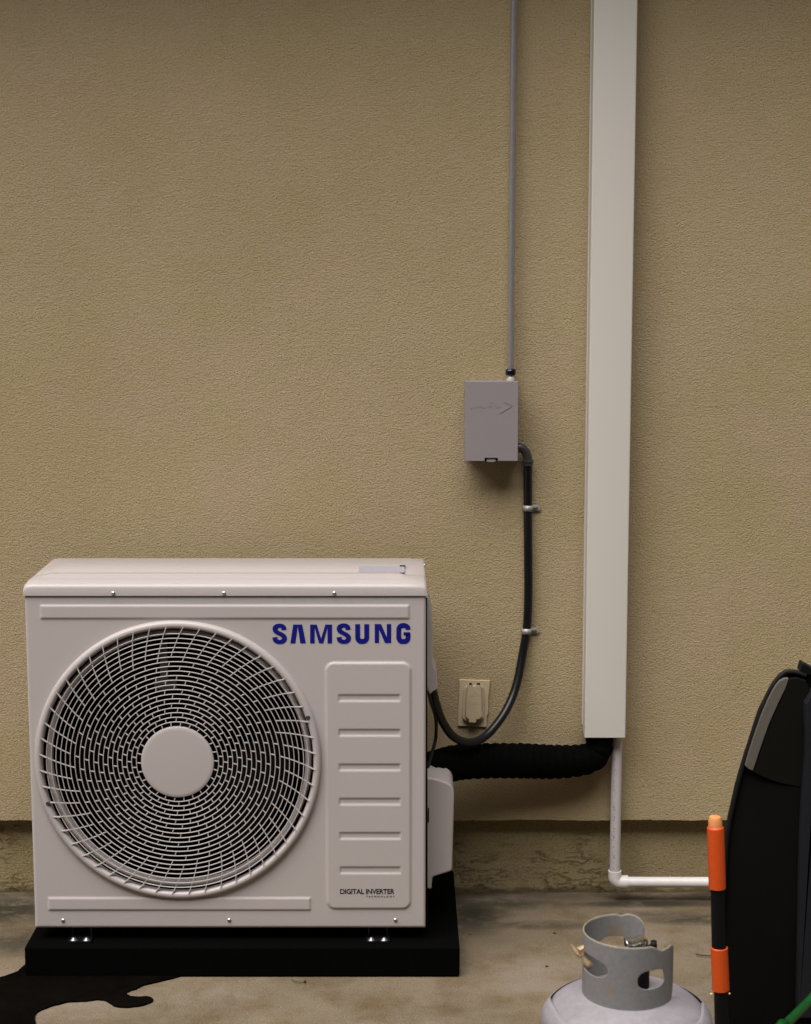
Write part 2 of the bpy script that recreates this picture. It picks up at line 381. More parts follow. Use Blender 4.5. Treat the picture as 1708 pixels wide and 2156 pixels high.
# lid
lid = MB()
prof = [(YF - 0.0028, ZL), (YF - 0.003, ZT - 0.010), (YF - 0.001, ZT - 0.004), (YF + 0.004, ZT), (YF + 0.045, ZT + 0.004), (YF + 0.055, ZT + 0.004), (YF + 0.062, ZT + 0.0095),
        (YF + 0.085, ZT + 0.0095), (YF + 0.092, ZT + 0.003), (YF + 0.102, ZT + 0.003), (YF + 0.110, ZT + 0.0085), (YF + 0.235, ZT + 0.0085), (YF + 0.243, ZT + 0.005), (YK - 0.006, ZT + 0.004), (YK + 0.001, ZT), (YK + 0.002, ZL)]
secs = []
for x, dz, cl in ((XL - 0.0015, -0.012, 1), (XL + 0.0005, -0.005, 1), (XL + 0.006, -0.0012, 1), (XL + 0.02, 0, 1), (XL + 0.045, 0, 0), (XR - 0.06, 0, 0), (XR - 0.045, 0, 1), (XR - 0.006, -0.0012, 1), (XR - 0.0005, -0.005, 1), (XR + 0.0015, -0.012, 1)):
    sec = []
    for k, (y, z) in enumerate(prof):
        flat = min(z, ZT + 0.004) if cl else z
        sec.append(Vector((x, y, ZL if k in (0, len(prof) - 1) else max(ZL + 0.002, min(flat, ZT + 0.004 if cl else flat) + dz))))
    secs.append(sec)
vs = [p for s_ in secs for p in s_]; m_ = len(prof); fs = []
for i in range(len(secs) - 1):
    for k in range(m_ - 1): fs.append((i * m_ + k, i * m_ + k + 1, (i + 1) * m_ + k + 1, (i + 1) * m_ + k))
fs.append(tuple(range(m_))); fs.append(tuple((len(secs) - 1) * m_ + k for k in range(m_ - 1, -1, -1)))
lid.add(vs, fs); top = finish('top_panel', lid, M_paint, unit, sharp=50)
# faded strip of print on the lid
zt = ZT + 0.0089; s0 = atz(757, 1192, zt); s1 = atz(852, 1205, zt)
finish('printed_strip', MB().box(s0.x, s1.x, s1.y, s0.y, zt - 0.0006, zt), M_sticker, top)
s0 = atz(842, 1190, zt); s1 = atz(854, 1193, zt); finish('printed_mark', MB().box(s0.x, s1.x, s1.y, s0.y, zt - 0.0005, zt + 0.0003), M_ink, top)
# guard ring (bezel)
bez = MB().lathe((FX, YF, FZ), [(0.3185, 0.003), (0.3180, -0.003), (0.3162, -0.0080), (0.3125, -0.0105), (0.3080, -0.0112), (0.3045, -0.0102), (0.3018, -0.0070), (0.3005, -0.002), (0.3005, 0.006), (0.3080, 0.007)], 'y', 160, closed=True)
guard_r0, pitch = 0.0806, 0.01047
gr = MB(); t = 0.0009
for k in range(1, 21):
    r = guard_r0 + pitch * k
    gr.lathe((FX, YF, FZ), [(r - t, -0.0064), (r - t, -0.0087), (r - t * 0.5, -0.0094), (r + t * 0.5, -0.0094), (r + t, -0.0087), (r + t, -0.0064)], 'y', 208, closed=True)
NB = 52
for k in range(0, 21):
    ra = guard_r0 + pitch * k - 0.0004; rb = guard_r0 + pitch * (k + 1) + 0.0004
    if k == 20: rb = 0.3065
    for j in range(NB):
        if k < 15 and (j + k) % 2 == 0: continue
        A = R(82.3) + j * 2 * math.pi / NB
        fa, fb = A + 1.49 * (0.1943 - ra), A + 1.49 * (0.1943 - rb)
        p = Vector((ra * math.cos(fa), 0, ra * math.sin(fa))); q = Vector((rb * math.cos(fb), 0, rb * math.sin(fb)))
        dirn = (q - p).normalized(); n_ = Vector((-dirn.z, 0, dirn.x)) * 0.00095; c_ = Vector((FX, YF, FZ))
        ys = (-0.0091 if k < 20 else -0.0117, -0.0066)
        v8 = []
        for w in (p, q):
            for sg in (-1, 1):
                for y_ in ys: v8.append(c_ + w + n_ * sg + Vector((0, y_, 0)))
        gr.add(v8, [(0, 1, 3, 2), (4, 6, 7, 5), (0, 4, 5, 1), (2, 3, 7, 6), (0, 2, 6, 4), (1, 5, 7, 3)])
guard = finish('fan_guard', gr, M_grille, unit, sharp=30)
finish('guard_ring', bez, M_paint, guard, sharp=60)
hub = MB().lathe((FX, YF, FZ), [(0, -0.0118), (0.072, -0.0118), (0.078, -0.0115), (0.0802, -0.0105), (0.0808, -0.008), (0.0808, -0.004), (0, -0.004)], 'y', 96)
finish('hub_disc', hub, M_paint, guard)
bell = MB().lathe((FX, YF, FZ), [(0.2965, 0.018), (0.2935, 0.010), (0.289, 0.0085), (0.284, 0.012), (0.2815, 0.020), (0.2815, 0.024), (0.285, 0.025), (0.288, 0.021)], 'y', 128, closed=True)
finish('fan_shroud', bell, M_paint, unit, sharp=60)
# fan behind the guard
fan = MB().lathe((FX, YF + 0.10, FZ), [(0, -0.03), (0.05, -0.03), (0.062, -0.02), (0.065, 0.04), (0, 0.04)], 'y', 40)
fan_o = finish('fan', fan, M_fan, unit)
for b_ in range(3):
    bl = MB(); vs = []; nr, na = 10, 14
    for i in range(nr + 1):
        r = 0.06 + 0.205 * i / nr; sw = 0.28 * (i / nr); wd = R(70 + 22 * (i / nr))
        for k in range(na + 1):
            a = R(120 * b_ + 35) + sw + wd * k / na
            vs.append((FX + r * math.cos(a), YF + 0.075 + 0.07 * k / na, FZ + r * math.sin(a)))
    fs = [(i * (na + 1) + k, i * (na + 1) + k + 1, (i + 1) * (na + 1) + k + 1, (i + 1) * (na + 1) + k) for i in range(nr) for k in range(na)]
    bl.add(vs, fs); finish('blade', bl, M_fan, fan_o, solid=0.003, sharp=60)
p = at(344, 1350, YF + 0.045); q = at(344, 1442, YF + 0.045)
mb = MB().box(p.x - 0.009, p.x + 0.009, YF + 0.045, YF + 0.05, q.z, p.z); mb.box(p.x - 0.022, p.x + 0.028, YF + 0.047, YF + 0.055, q.z - 0.012, q.z + 0.012)
finish('motor_bracket', mb, M_motor, unit, bevel=0.002)
# lettering, drawn on the enlargement of the panel
TZ = crop(600, 1440, 4.27); YT = YF + 0.0002
def L2(x, y): px, py = TZ(x, y); return at(px, py, YT)
def ribbon(m, cl, hw):
    n = len(cl); l = []; r_ = []
    for i in range(n):
        a = cl[max(i - 1, 0)]; b_ = cl[min(i + 1, n - 1)]; dx, dy = b_[0] - a[0], b_[1] - a[1]; q_ = math.hypot(dx, dy) or 1
        w = hw[i] if isinstance(hw, list) else hw
        l.append((cl[i][0] - dy / q_ * w, cl[i][1] + dx / q_ * w)); r_.append((cl[i][0] + dy / q_ * w, cl[i][1] - dx / q_ * w))
    vs = [L2(*p) for p in l] + [L2(*p) for p in r_]
    m.add(vs, [(i, i + 1, n + i + 1, n + i) for i in range(n - 1)])
def poly(m, pts): m.add([L2(*p) for p in pts], [tuple(range(len(pts)))])
def sp2(pts, n=7): return [(v.x, v.y) for v in spline([Vector((x, y, 0)) for x, y in pts], n)]
logo = MB()
for dx, dy in ((0, 0), (648, -2)):
    cl = sp2([(309, 217), (306, 196), (292, 180), (265, 174), (238, 180), (221, 195), (220, 214), (230, 232), (252, 247), (280, 262), (302, 278), (313, 297), (309, 318), (292, 333), (265, 339), (238, 333), (222, 317), (219, 291)])
    n = len(cl); hw = [26 - 5 * abs(math.sin(3 * math.pi * i / (n - 1))) ** 2 for i in range(n)]
    ribbon(logo, [(x + dx, y + dy) for x, y in cl], hw)
poly(logo, [(402, 163), (448, 163), (448, 182), (424, 352), (373, 352)]); poly(logo, [(448, 163), (493, 163), (530, 352), (474, 352), (448, 182)])
poly(logo, [(573, 163), (640, 163), (684, 305), (684, 352), (663, 352), (619, 192), (619, 352), (573, 352)])
poly(logo, [(795, 163), (795, 352), (749, 352), (749, 192), (705, 352), (684, 352), (684, 305), (727, 163)])
ribbon(logo, [(1053, 159), (1054, 296)] + sp2([(1057, 312), (1073, 328), (1099, 333), (1125, 328), (1141, 312)]) + [(1145, 300), (1145, 159)], 25)
poly(logo, [(1226, 158), (1290, 158), (1348, 290), (1348, 158), (1392, 158), (1392, 348), (1330, 348), (1270, 212), (1270, 348), (1226, 348)])
ribbon(logo, sp2([(1563, 215), (1560, 193), (1543, 177), (1516, 172), (1488, 178), (1471, 197)]) + [(1469, 225), (1469, 290)] + sp2([(1471, 308), (1488, 329), (1516, 334), (1545, 328), (1560, 312)]) + [(1563, 300), (1563, 262)], 24.5)
poly(logo, [(1517, 240), (1586, 240), (1586, 272), (1517, 272)])
for v in logo.v: v.y = YT
o = finish('blue_lettering', logo, M_blue, front); 
def text_mesh(txt, name, mat, parent, x0, x1, z0, z1, y, spacing=1.0, off=0.0):
    cu = bpy.data.curves.new(name, 'FONT'); cu.body = txt; cu.size = 1; cu.space_character = spacing; cu.offset = off; cu.resolution_u = 6
    to = bpy.data.objects.new(name, cu); C.objects.link(to); dg = bpy.context.evaluated_depsgraph_get(); dg.update()
    me = bpy.data.meshes.new_from_object(to.evaluated_get(dg)); bpy.data.objects.remove(to)
    xs = [v.co.x for v in me.vertices]; ys = [v.co.y for v in me.vertices]
    m = MB(); vv = [(x0 + (v.co.x - min(xs)) / (max(xs) - min(xs)) * (x1 - x0), y, z0 + (v.co.y - min(ys)) / (max(ys) - min(ys)) * (z1 - z0)) for v in me.vertices]
    m.add(vv, [tuple(p.vertices) for p in me.polygons]); bpy.data.meshes.remove(me)
    return finish(name, m, mat, parent)
yt = YF - 0.0032
a, b = at(716.5, 1882.3, yt), at(831, 1871.6, yt); text_mesh('DIGITAL INVERTER', 'black_lettering', M_ink, front, a.x, b.x, a.z, b.z, yt, 0.95, 0.022)
a, b = at(771, 1889.3, yt), at(831, 1886, yt); text_mesh('TECHNOLOGY', 'black_lettering', M_ink, front, a.x, b.x, a.z, b.z, yt, 1.9, 0.03)
# screws
def screw(p, parent, r=0.0042, ax='y', y=None):
    m = MB().lathe(p, [(0, -0.0038), (r * 0.55, -0.0034), (r, -0.0016), (r, 0), (0, 0)], ax, 16) if ax == 'y' else MB().lathe(p, [(0, 0.0035), (r * .6, 0.003), (r, 0.0014), (r, 0), (0, 0)], ax, 16)
    return finish('screw', m, M_screw, parent)
for px in (238.5, 471.5, 704): p = at(px, 1249, YF - 0.003); screw(p, top)
for px, py in ((133, 1938), (483, 1937), (833, 1937)): p = at(px, py, YF + 0.001); screw(p, front)
for px, py in ((648.5, 1511), (101.5, 1692)):
    p = at(px, py, YF - 0.0112)
    m = MB().lathe(p, [(0, -0.0012), (0.0043, -0.0012), (0.0052, -0.0004), (0.0052, 0.004), (0, 0.004)], 'y', 18); finish('dark_screw', m, M_cast, guard)
# feet
for px in (168.5, 795.5):
    c0 = at(px, 1977, YF - 0.004); w = 0.0252; y0, y1 = YF - 0.012, YF + 0.07; zz = ZP + 0.0012
    foot = MB().box(c0.x - w, c0.x + w, y0, y1, zz, zz + 0.0015)
    foot.box(c0.x - w - 0.0012, c0.x + w + 0.0012, y0 - 0.0012, y0, zz, zz + 0.0035)
    foot.box(c0.x - w - 0.0012, c0.x - w, y0, y1, zz, zz + 0.0045); foot.box(c0.x + w, c0.x + w + 0.0012, y0, y1, zz, zz + 0.0045)
    foot.box(c0.x - 0.022, c0.x - 0.0195, y0 + 0.035, y1, zz + 0.0015, ZB + 0.002); foot.box(c0.x + 0.0195, c0.x + 0.022, y0 + 0.035, y1, zz + 0.0015, ZB + 0.002)
    fo = finish('foot', foot, M_foot, unit)
    for s_ in (-1, 1):
        finish('bolt', MB().lathe((c0.x + s_ * 0.0145, y0 + 0.009, zz + 0.0015), [(0.0085, 0), (0.006, 0.003), (0.003, 0.0065), (0, 0.0075)], 'z', 14), M_bolt, fo)
# things on the right flank: service cover with cable hood, valve cover
def flank(name, outline, Y, th, bev, mat=M_paint):
    pts = [at(px, py, Y) for px, py in outline]
    return finish(name, MB().prism(pts, (0, th, 0)), mat, unit, bevel=bev, seg=4)
flank('service_cover', [(896, 1256), (902, 1256), (910, 1290), (911.5, 1340), (911.5, 1396), (914, 1402), (919.5, 1412), (921.5, 1440), (921, 1452), (912, 1456), (905, 1463), (896, 1440)], YF + 0.14, 0.09, 0.004)
vz = crop(980, 1740, 3.285)
vo = [vz(x, y) for x, y in ((95, 330), (140, 333), (210, 352), (262, 372), (295, 395), (310, 430), (312, 480), (300, 1040), (290, 1060), (160, 1100), (142, 1115), (138, 1190), (128, 1205), (95, 1190))]
flank('valve_cover', vo, YF + 0.10, 0.12, 0.009)
flank('panel_seam', [(896, 1262), (899.6, 1262), (900.6, 1950), (896, 1950)], YF + 0.028, 0.02, 0, M_dark)
for px, py in ((904.5, 1190), (905, 1247), (903.5, 1587)):
    p = at(px - 3, py, YF + 0.2 if py < 1200 else YF + 0.05); screw(Vector((x1 + 0.001, p.y, p.z)), unit, 0.004, 'x')
p = vz(112, 570); q = vz(113, 680); a, b = at(*p, YF + 0.097), at(*q, YF + 0.097)
finish('slot', MB().box(a.x - 0.0015, a.x + 0.0015, YF + 0.0985, YF + 0.11, b.z, a.z), M_dark, unit)

# ------------------------------------------------------------------ spill, twigs and litter on the ground
z3 = crop(0, 1850, 3.05)
sp = [(-400, 1440), (-150, 1440), (0, 1410), (70, 1388), (130, 1365), (180, 1320), (195, 1250), (215, 1190), (300, 1130), (700, 1130), (1300, 1300), (1300, 1400), (1180, 1430), (1110, 1447), (1040, 1463), (1010, 1478), (985, 1492), (950, 1500), (918, 1516), (915, 1530), (945, 1546), (1000, 1550), (1050, 1546), (1090, 1553), (1108, 1567), (1100, 1583), (1060, 1600), (1000, 1616), (930, 1624), (860, 1622), (820, 1612), (790, 1592), (760, 1574), (700, 1568), (620, 1580), (560, 1582), (490, 1585), (430, 1602), (370, 1615), (310, 1638), (270, 1660), (254, 1690), (258, 1730), (270, 1790), (250, 1900), (-400, 1900)]
pts = [atz(*z3(x, y), 0.004) for x, y in sp]
pts = [v for i in range(len(pts)) for v in ((pts[i],) if i < 1 or i > len(pts) - 4 else (pts[i], pts[i].lerp(pts[(i + 1) % len(pts)], 0.5) + Vector((random.uniform(-1, 1), random.uniform(-1, 1), 0)) * 0.0012))]
tag(finish('spill', MB().prism(pts, (0, 0, -0.0035)), M_spill), 'black liquid spill spreading from the left end of the black pad over the concrete', 'spill')
tw = spline([atz(*crop(1560, 2000, 4.744)(x, y), 0.005) for x, y in ((415, 1222), (450, 1232), (520, 1240), (600, 1242))], 4)
tag(finish('twig', MB().tube(tw, 0.0014, 6), M_twig), 'thin dark twig on the concrete touching the orange and black pole', 'twig', 'twigs')
z4 = crop(560, 1850, 3.05)
wr = spline([atz(*z4(x, y), 0.005) for x, y in ((395, 1425), (410, 1436), (450, 1446), (488, 1447), (495, 1443))], 5)
m = MB().tube(wr, 0.0008, 6); m.lathe(atz(*z4(494, 1443), 0.003), [(0, 0.004), (0.003, 0.002), (0.003, -0.002), (0, -0.003)], 'z', 10)
tag(finish('wire_scrap', m, M_twig), 'short bent black wire end sticking out from under the pad edge', 'wire')
z6 = crop(1200, 2060, 3.285)
for (x, y), lb in (((370, 485), 'tiny dark wood chip on the concrete farther from the gas cylinder'), ((308, 743), 'tiny dark wood chip on the concrete nearer the gas cylinder')):
    p = atz(*z6(x, y), 0.002); tag(finish('wood_chip', MB().box(p.x - 0.003, p.x + 0.004, p.y - 0.003, p.y + 0.002, 0, 0.0025), M_twig, bevel=0.0006), lb, 'wood chip', 'wood chips on the concrete')
rd = random.Random(11)
# ------------------------------------------------------------------ line-set cover
YD = 4.04
tl, tr = at(1252, -60, YD), at(1349.5, -60, YD); bl_, br = at(1231, 1553, YD), at(1317.5, 1553, YD)
duct = thing('line_cover', (tl.x + 0.05, YW, bl_.z), 'tall cream plastic duct cover running up the wall over the refrigerant lines', 'duct cover')
xA = (tl.x + bl_.x) / 2; xB = (tr.x + br.x) / 2
def dprism(m, xl0, xr0, y0, y1, z0, z1): m.box(xl0, xr0, y0, y1, z0, z1)
XA0, XB0 = bl_.x, br.x; lean = (tl.x - bl_.x) / (3.0 - bl_.z) * 0
m = MB()
th = 0.0022
def slab(xa, xb, y0, y1):
    dz = 2.99 - bl_.z; k = ((tl.x - bl_.x) / (tl.z - bl_.z)) * dz
    v = [(xa, y0, bl_.z), (xb, y0, bl_.z), (xb, y1, bl_.z), (xa, y1, bl_.z), (xa + k, y0, 2.99), (xb + k, y0, 2.99), (xb + k, y1, 2.99), (xa + k, y1, 2.99)]
    return v, [(0, 1, 5, 4), (1, 2, 6, 5), (3, 7, 6, 2), (0, 4, 7, 3), (0, 3, 2, 1), (4, 5, 6, 7)]
# U-shaped cover profile, hollow
k = ((tl.x - bl_.x) / (tl.z - bl_.z)) * (2.99 - bl_.z)
rr = 0.0035; prof = []
def arc(cx, cy, r, a0, a1, n=5): return [(cx + r * math.cos(R(a0 + (a1 - a0) * i / n)), cy + r * math.sin(R(a0 + (a1 - a0) * i / n))) for i in range(n + 1)]
outer = [(XA0 + 0.003, YW - 0.001)] + arc(XA0 + rr, YD + rr, rr, 180, 270) + arc(XB0 - rr, YD + rr, rr, 270, 360) + [(XB0, YW - 0.001)]
inner = [(XB0 - th, YW - 0.001)] + arc(XB0 - rr, YD + rr, rr - th, 360, 270) + arc(XA0 + rr, YD + rr, rr - th, 270, 180) + [(XA0 + 0.003 + th, YW - 0.001)]
ring_ = outer + inner; n = len(ring_)
m.prism([(x, y, bl_.z) for x, y in ring_], (k, 0, 2.99 - bl_.z))
finish('cover', m, M_duct, duct, sharp=40)
m = MB().prism([(XA0 + 0.0005, YW - 0.012, bl_.z + 0.014), (XB0 - 0.004, YW - 0.012, bl_.z + 0.014), (XB0 - 0.004, YW - 0.0005, bl_.z + 0.014), (XA0 + 0.0005, YW - 0.0005, bl_.z + 0.014)], (k, 0, 2.96 - bl_.z))
finish('back_channel', m, M_duct, duct)

# ------------------------------------------------------------------ insulated line bundle from the duct to the unit
pts = [at(1262, 1500, 4.083), at(1262, 1560, 4.083), at(1254, 1588, 4.08), at(1226, 1600, 4.070), at(1170, 1604, 4.058), at(1100, 1602, 4.046), at(1020, 1602, 4.03), at(960, 1606, 4.0), at(925, 1616, 3.95), at(905, 1622, 3.90), at(892, 1624, 3.88)]
cl = spline(pts, 26); rs = []; rd = random.Random(3); ph = 0; s_ = 0
for i in range(len(cl)):
    if i: s_ += (cl[i] - cl[i - 1]).length
    t_ = i / (len(cl) - 1); base = 0.033 + 0.009 * sstep((t_ - 0.1) / 0.4) - 0.006 * sstep((t_ - 0.85) / 0.15)
    rs.append(base + 0.0034 * (abs(math.sin(math.pi * s_ / 0.021 + 0.8 * math.sin(s_ * 23))) - 0.5) + rd.uniform(-.0003, .0003))
tag(finish('insulated_line_bundle', MB().tube(cl, rs, 28), M_wrap, sharp=70), 'thick black wrapped line bundle curving from the duct cover to the outdoor unit', 'insulated pipe')

# ------------------------------------------------------------------ thin cable beside the unit
z2 = crop(980, 1540, 6.569)
pts = [at(*z2(x, y), Y) for x, y, Y in ((235, 640, 3.84), (262, 800, 3.86), (330, 1000, 3.9), (345, 1200, 3.92), (335, 1380, 3.92), (290, 1560, 3.9), (230, 1760, 3.86), (190, 1900, 3.84))]
tag(finish('control_cable', MB().tube(spline(pts, 8), 0.0042, 10), M_conduit), 'thin black cable hanging down the flank of the outdoor unit', 'cable')

# ------------------------------------------------------------------ disconnect box
YX = 4.036
a, b = at(978.5, 971, YX), at(1092, 803, YX)
box = thing('disconnect_box', ((a.x + b.x) / 2, YW, a.z), 'small grey metal electrical disconnect box mounted on the stucco wall', 'electrical box')
finish('housing', MB().box(a.x + 0.002, b.x - 0.002, YX + 0.012, YW - 0.0005, a.z + 0.003, b.z - 0.002), M_grey, box, bevel=0.0015)
cv = MB(); lx0, lx1 = at(1021, 968, YX).x, at(1048.5, 968, YX).x; lz = at(1030, 964.5, YX).z
cv.prism([(a.x, YX, a.z), (lx0, YX, a.z), (lx0, YX, lz), (lx1, YX, lz), (lx1, YX, a.z), (b.x, YX, a.z), (b.x, YX, b.z), (a.x, YX, b.z)], (0, 0.022, 0))
cover = finish('cover', cv, M_grey, box, bevel=0.0012)
bz = crop(1095, 930, 12.2)
em = MB()
def stroke(m, f, x0, y0, x1, y1, w, Y, h):
    a_ = at(*f(x0, y0), Y); b_ = at(*f(x1, y1), Y); t_ = (b_ - a_).normalized(); n_ = Vector((-t_.z, 0, t_.x)) * w
    m.prism([a_ - n_, b_ - n_, b_ + n_, a_ + n_], (0, h, 0))
stroke(em, bz, 1190, 250, 1435, 370, 0.0008, YX - 0.0010, 0.0015); stroke(em, bz, 1060, 600, 1435, 372, 0.0008, YX - 0.0010, 0.0015)
stroke(em, bz, 780, 280, 900, 285, 0.0006, YX - 0.0005, 0.001)
rq = random.Random(5)
for i, x in enumerate((250, 340, 430, 530, 620, 710, 800, 900, 990, 1070)):
    yb = 440 if i < 3 else 400
    for q in range(2):
        stroke(em, bz, x + rq.uniform(-30, 10), yb - 60 + rq.uniform(0, 100), x + rq.uniform(10, 45), yb - 60 + rq.uniform(0, 100), 0.0006, YX - 0.0006, 0.001)
finish('embossed_arrow', em, M_grey, cover)
lt = MB(); 
p0 = at(1024, 971.5, YX + 0.004); p1 = at(1045, 965.5, YX + 0.004)
lt.prism([(p0.x, YX + 0.004, p0.z + .001), (p0.x + 0.004, YX + 0.004, p1.z), (p1.x - 0.004, YX + 0.004, p1.z), (p1.x, YX + 0.004, p0.z + .001), (p1.x - 0.006, YX + 0.004, p0.z - 0.001), (p0.x + 0.006, YX + 0.004, p0.z - 0.001)], (0, 0.01, 0))
finish('latch', lt, M_galv, box)
finish('latch_recess', MB().box(lx0 + .0003, lx1 - .0003, YX + 0.009, YX + 0.0118, a.z - 0.0015, lz + 0.001), M_dark, box)

# ------------------------------------------------------------------ rigid conduit up the wall
YC = 4.093
zc0 = at(1075, 797, YC).z; zt0 = at(1075.5, 779, YC); zt1 = at(1083.3, -60, YC)
con = thing('metal_conduit', (zt0.x, YC, zc0), 'slim grey steel conduit rising up the wall from the top of the grey box', 'conduit')
kx = (zt1.x - zt0.x) / (zt1.z - zt0.z); topx = zt0.x + kx * (2.99 - zt0.z)
finish('pipe', MB().tube([(zt0.x, YC, zt0.z - 0.004), (topx, YC, 2.99)], 0.0073, 20), M_emt, con)
c0 = at(1075.5, 800, YC)
def Zc(py): return at(1075.5, py, YC).z
finish('compression_nut', MB().lathe((c0.x, YC, 0), [(0.0075, Zc(776)), (0.011, Zc(777.5)), (0.0125, Zc(780)), (0.0125, Zc(787)), (0.011, Zc(790)), (0.0075, Zc(791.5))], 'z', 8), M_nut, con, bevel=0.0008, sharp=20)
finish('connector', MB().lathe((c0.x, YC, 0), [(0.0072, Zc(790)), (0.0075, Zc(795)), (0.0098, Zc(796)), (0.0098, Zc(800)), (0.0098, Zc(806))], 'z', 16), M_conn, con)

# ------------------------------------------------------------------ flexible conduit
pl = [(1111.5, 972, 4.098), (1111.5, 1020, 4.104), (1111.5, 1070, 4.106), (1112, 1150, 4.104), (1112.5, 1230, 4.104), (1111.5, 1290, 4.105), (1108.5, 1330, 4.106), (1101.5, 1372, 4.102), (1096.5, 1400, 4.095), (1090.5, 1431, 4.085), (1080, 1465, 4.07), (1065.5, 1496, 4.05), (1047.5, 1523, 4.03), (1027, 1546, 4.01), (1007, 1559, 3.99), (987, 1563, 3.97), (967, 1558, 3.95), (948, 1544, 3.93), (931, 1517, 3.91), (919.5, 1486, 3.885), (912.5, 1458, 3.87), (909, 1440, 3.86)]
flex = thing('flexible_conduit', at(1111.5, 972, 4.1), 'black flexible conduit looping from the grey box down to the outdoor unit', 'conduit')
finish('sleeve', MB().tube(spline([at(x, y, Y) for x, y, Y in pl], 8), 0.0103, 20), M_conduit, flex)
ep = [at(1090, 943, 4.092), at(1097, 943, 4.093), at(1105, 949, 4.094), at(1111, 962, 4.096), at(1111.5, 972, 4.097)]
el = MB().tube(spline(ep, 6), 0.0108, 18); 
pA = at(1111.5, 972, 4.097)
el.lathe(pA, [(0.0105, 0.004), (0.0140, 0.003), (0.0140, -0.001), (0.0122, -0.002), (0.0122, -0.009), (0.0105, -0.0095)], 'z', 20, closed=True)
finish('elbow_fitting', el, M_cast, flex)
finish('lock_ring', MB().box(b.x - 0.001, b.x + 0.0045, 4.08, 4.115, at(0, 955, 4.09).z, at(0, 931, 4.09).z), M_cast, flex, bevel=0.001)

# ------------------------------------------------------------------ pipe straps
def strap(px, py, ex):
    p = at(px, py, 4.106); e = at(ex, py - 1, YW - 0.002)
    s = thing('pipe_strap', (p.x, YW, p.z), '', 'pipe strap', 'metal straps holding the black conduit')
    h = 0.0072; m = MB(); rr = 0.0114; pr = []
    for i in range(13):
        a_ = R(180 + 180 * i / 12); pr.append((p.x + rr * math.cos(a_), 4.106 + rr * math.sin(a_)))
    pr = [(pr[0][0], YW)] + pr + [(pr[-1][0] + 0.0005, YW - 0.006), (e.x, YW - 0.006)]
    vs = []
    for x, y in pr: vs += [(x, y, p.z - h), (x, y, p.z + h)]
    m.add(vs, [(2 * i, 2 * i + 1, 2 * i + 3, 2 * i + 2) for i in range(len(pr) - 1)])
    finish('band', m, M_galv, s, solid=0.0012)
    finish('tab_end', MB().prism([(e.x + h * math.cos(R(a_)), YW - 0.0066, p.z + h * math.sin(R(a_))) for a_ in range(-90, 91, 15)], (0, 0.0012, 0)), M_galv, s)
    finish('screw', MB().lathe((e.x - 0.0025, YW - 0.0066, p.z), [(0, -0.0042), (0.0024, -0.0038), (0.0034, -0.0018), (0.0034, 0), (0, 0)], 'y', 6), M_screw, s, sharp=20)
    return s
s1_ = strap(1111.5, 1070, 1132)
s1_['label'] = 'upper galvanised strap clamping the black conduit just below the grey box'
s2_ = copy_tree(s1_); p = at(1109, 1329, 4.106); s2_.location = (p.x, YW, p.z)
s2_['label'] = 'lower galvanised strap clamping the black conduit above its bend'

# ------------------------------------------------------------------ weatherproof outlet cover
YO = 4.113
out = thing('outlet_cover', at(997, 1530, YO), 'beige weatherproof outlet cover on the wall beside the outdoor unit', 'outlet cover')
def op(l, Y): return [at(*z2(x, y), Y) for x, y in l]
finish('plate', MB().prism(op([(708, 450), (1182, 466), (1180, 560), (1160, 720), (1158, 960), (1132, 1040), (1130, 1190), (680, 1172)], YO), (0, 0.0075, 0)), M_beige, out, bevel=0.0015)
finish('rim', MB().prism(op([(800, 560), (1075, 560), (1088, 700), (1090, 1040), (1040, 1098), (1000, 1115), (820, 1112), (755, 1050), (775, 620)], YO - 0.010), (0, 0.011, 0)), M_beige, out, bevel=0.002)
lidp = finish('lid', MB().prism(op([(832, 520), (905, 520), (925, 548), (960, 548), (975, 515), (1045, 520), (1050, 620), (1062, 1030), (1010, 1076), (972, 1078), (966, 1130), (850, 1124), (850, 1078), (803, 1035), (815, 700)], YO - 0.022), (0, 0.0115, 0)), M_beige, out, bevel=0.0025)
for x0_, x1_ in ((855, 905), (975, 1030)):
    finish('hinge', MB().prism(op([(x0_, 508), (x1_, 508), (x1_, 526), (x0_, 526)], YO - 0.0225), (0, 0.003, 0)), M_dark, out)
em = MB()
for x0_, y0_, x1_, y1_ in ((880, 690, 960, 660), (900, 720, 990, 690), (850, 800, 1010, 800), (850, 830, 1010, 830), (850, 880, 1000, 880)): stroke(em, z2, x0_, y0_, x1_, y1_, 0.0005, YO - 0.0224, 0.001)
finish('embossing', em, M_beige, lidp)

# ------------------------------------------------------------------ PVC drain pipe
YV = 4.088
v0, v1 = at(1299.5, 1548, YV), at(1294.5, 1838, YV); h0 = at(1322, 1857, YV); h1 = at(1560, 1857, YV)
pvc = thing('drain_pipe', v1, 'white plastic drain pipe dropping from the duct and turning right above the ground', 'pipe')
pip = finish('upright_pipe', MB().tube([v0 + Vector((0, 0, 0.05)), v0, v1], 0.0133, 24), M_pvc, pvc)
r_p = 0.0136; cz = h0.z; xc = v1.x
elb = MB(); arc_ = [Vector((xc, YV, cz + 0.030)), Vector((xc, YV, cz + 0.014))] + [Vector((xc + 0.014 - 0.014 * math.cos(R(a_)), YV, cz + 0.014 - 0.014 * math.sin(R(a_)))) for a_ in range(15, 91, 15)] + [Vector((xc + 0.033, YV, cz))]
elb.tube(arc_, 0.0166, 24)
finish('elbow', elb, M_pvc2, pvc, sharp=50)
finish('level_pipe', MB().tube([(xc + 0.02, YV, cz), (h1.x, YV, cz - 0.001)], 0.0130, 24), M_pvc2, pvc)
mk = MB(); rq = random.Random(9); zz = v0.z - 0.004; i = 0
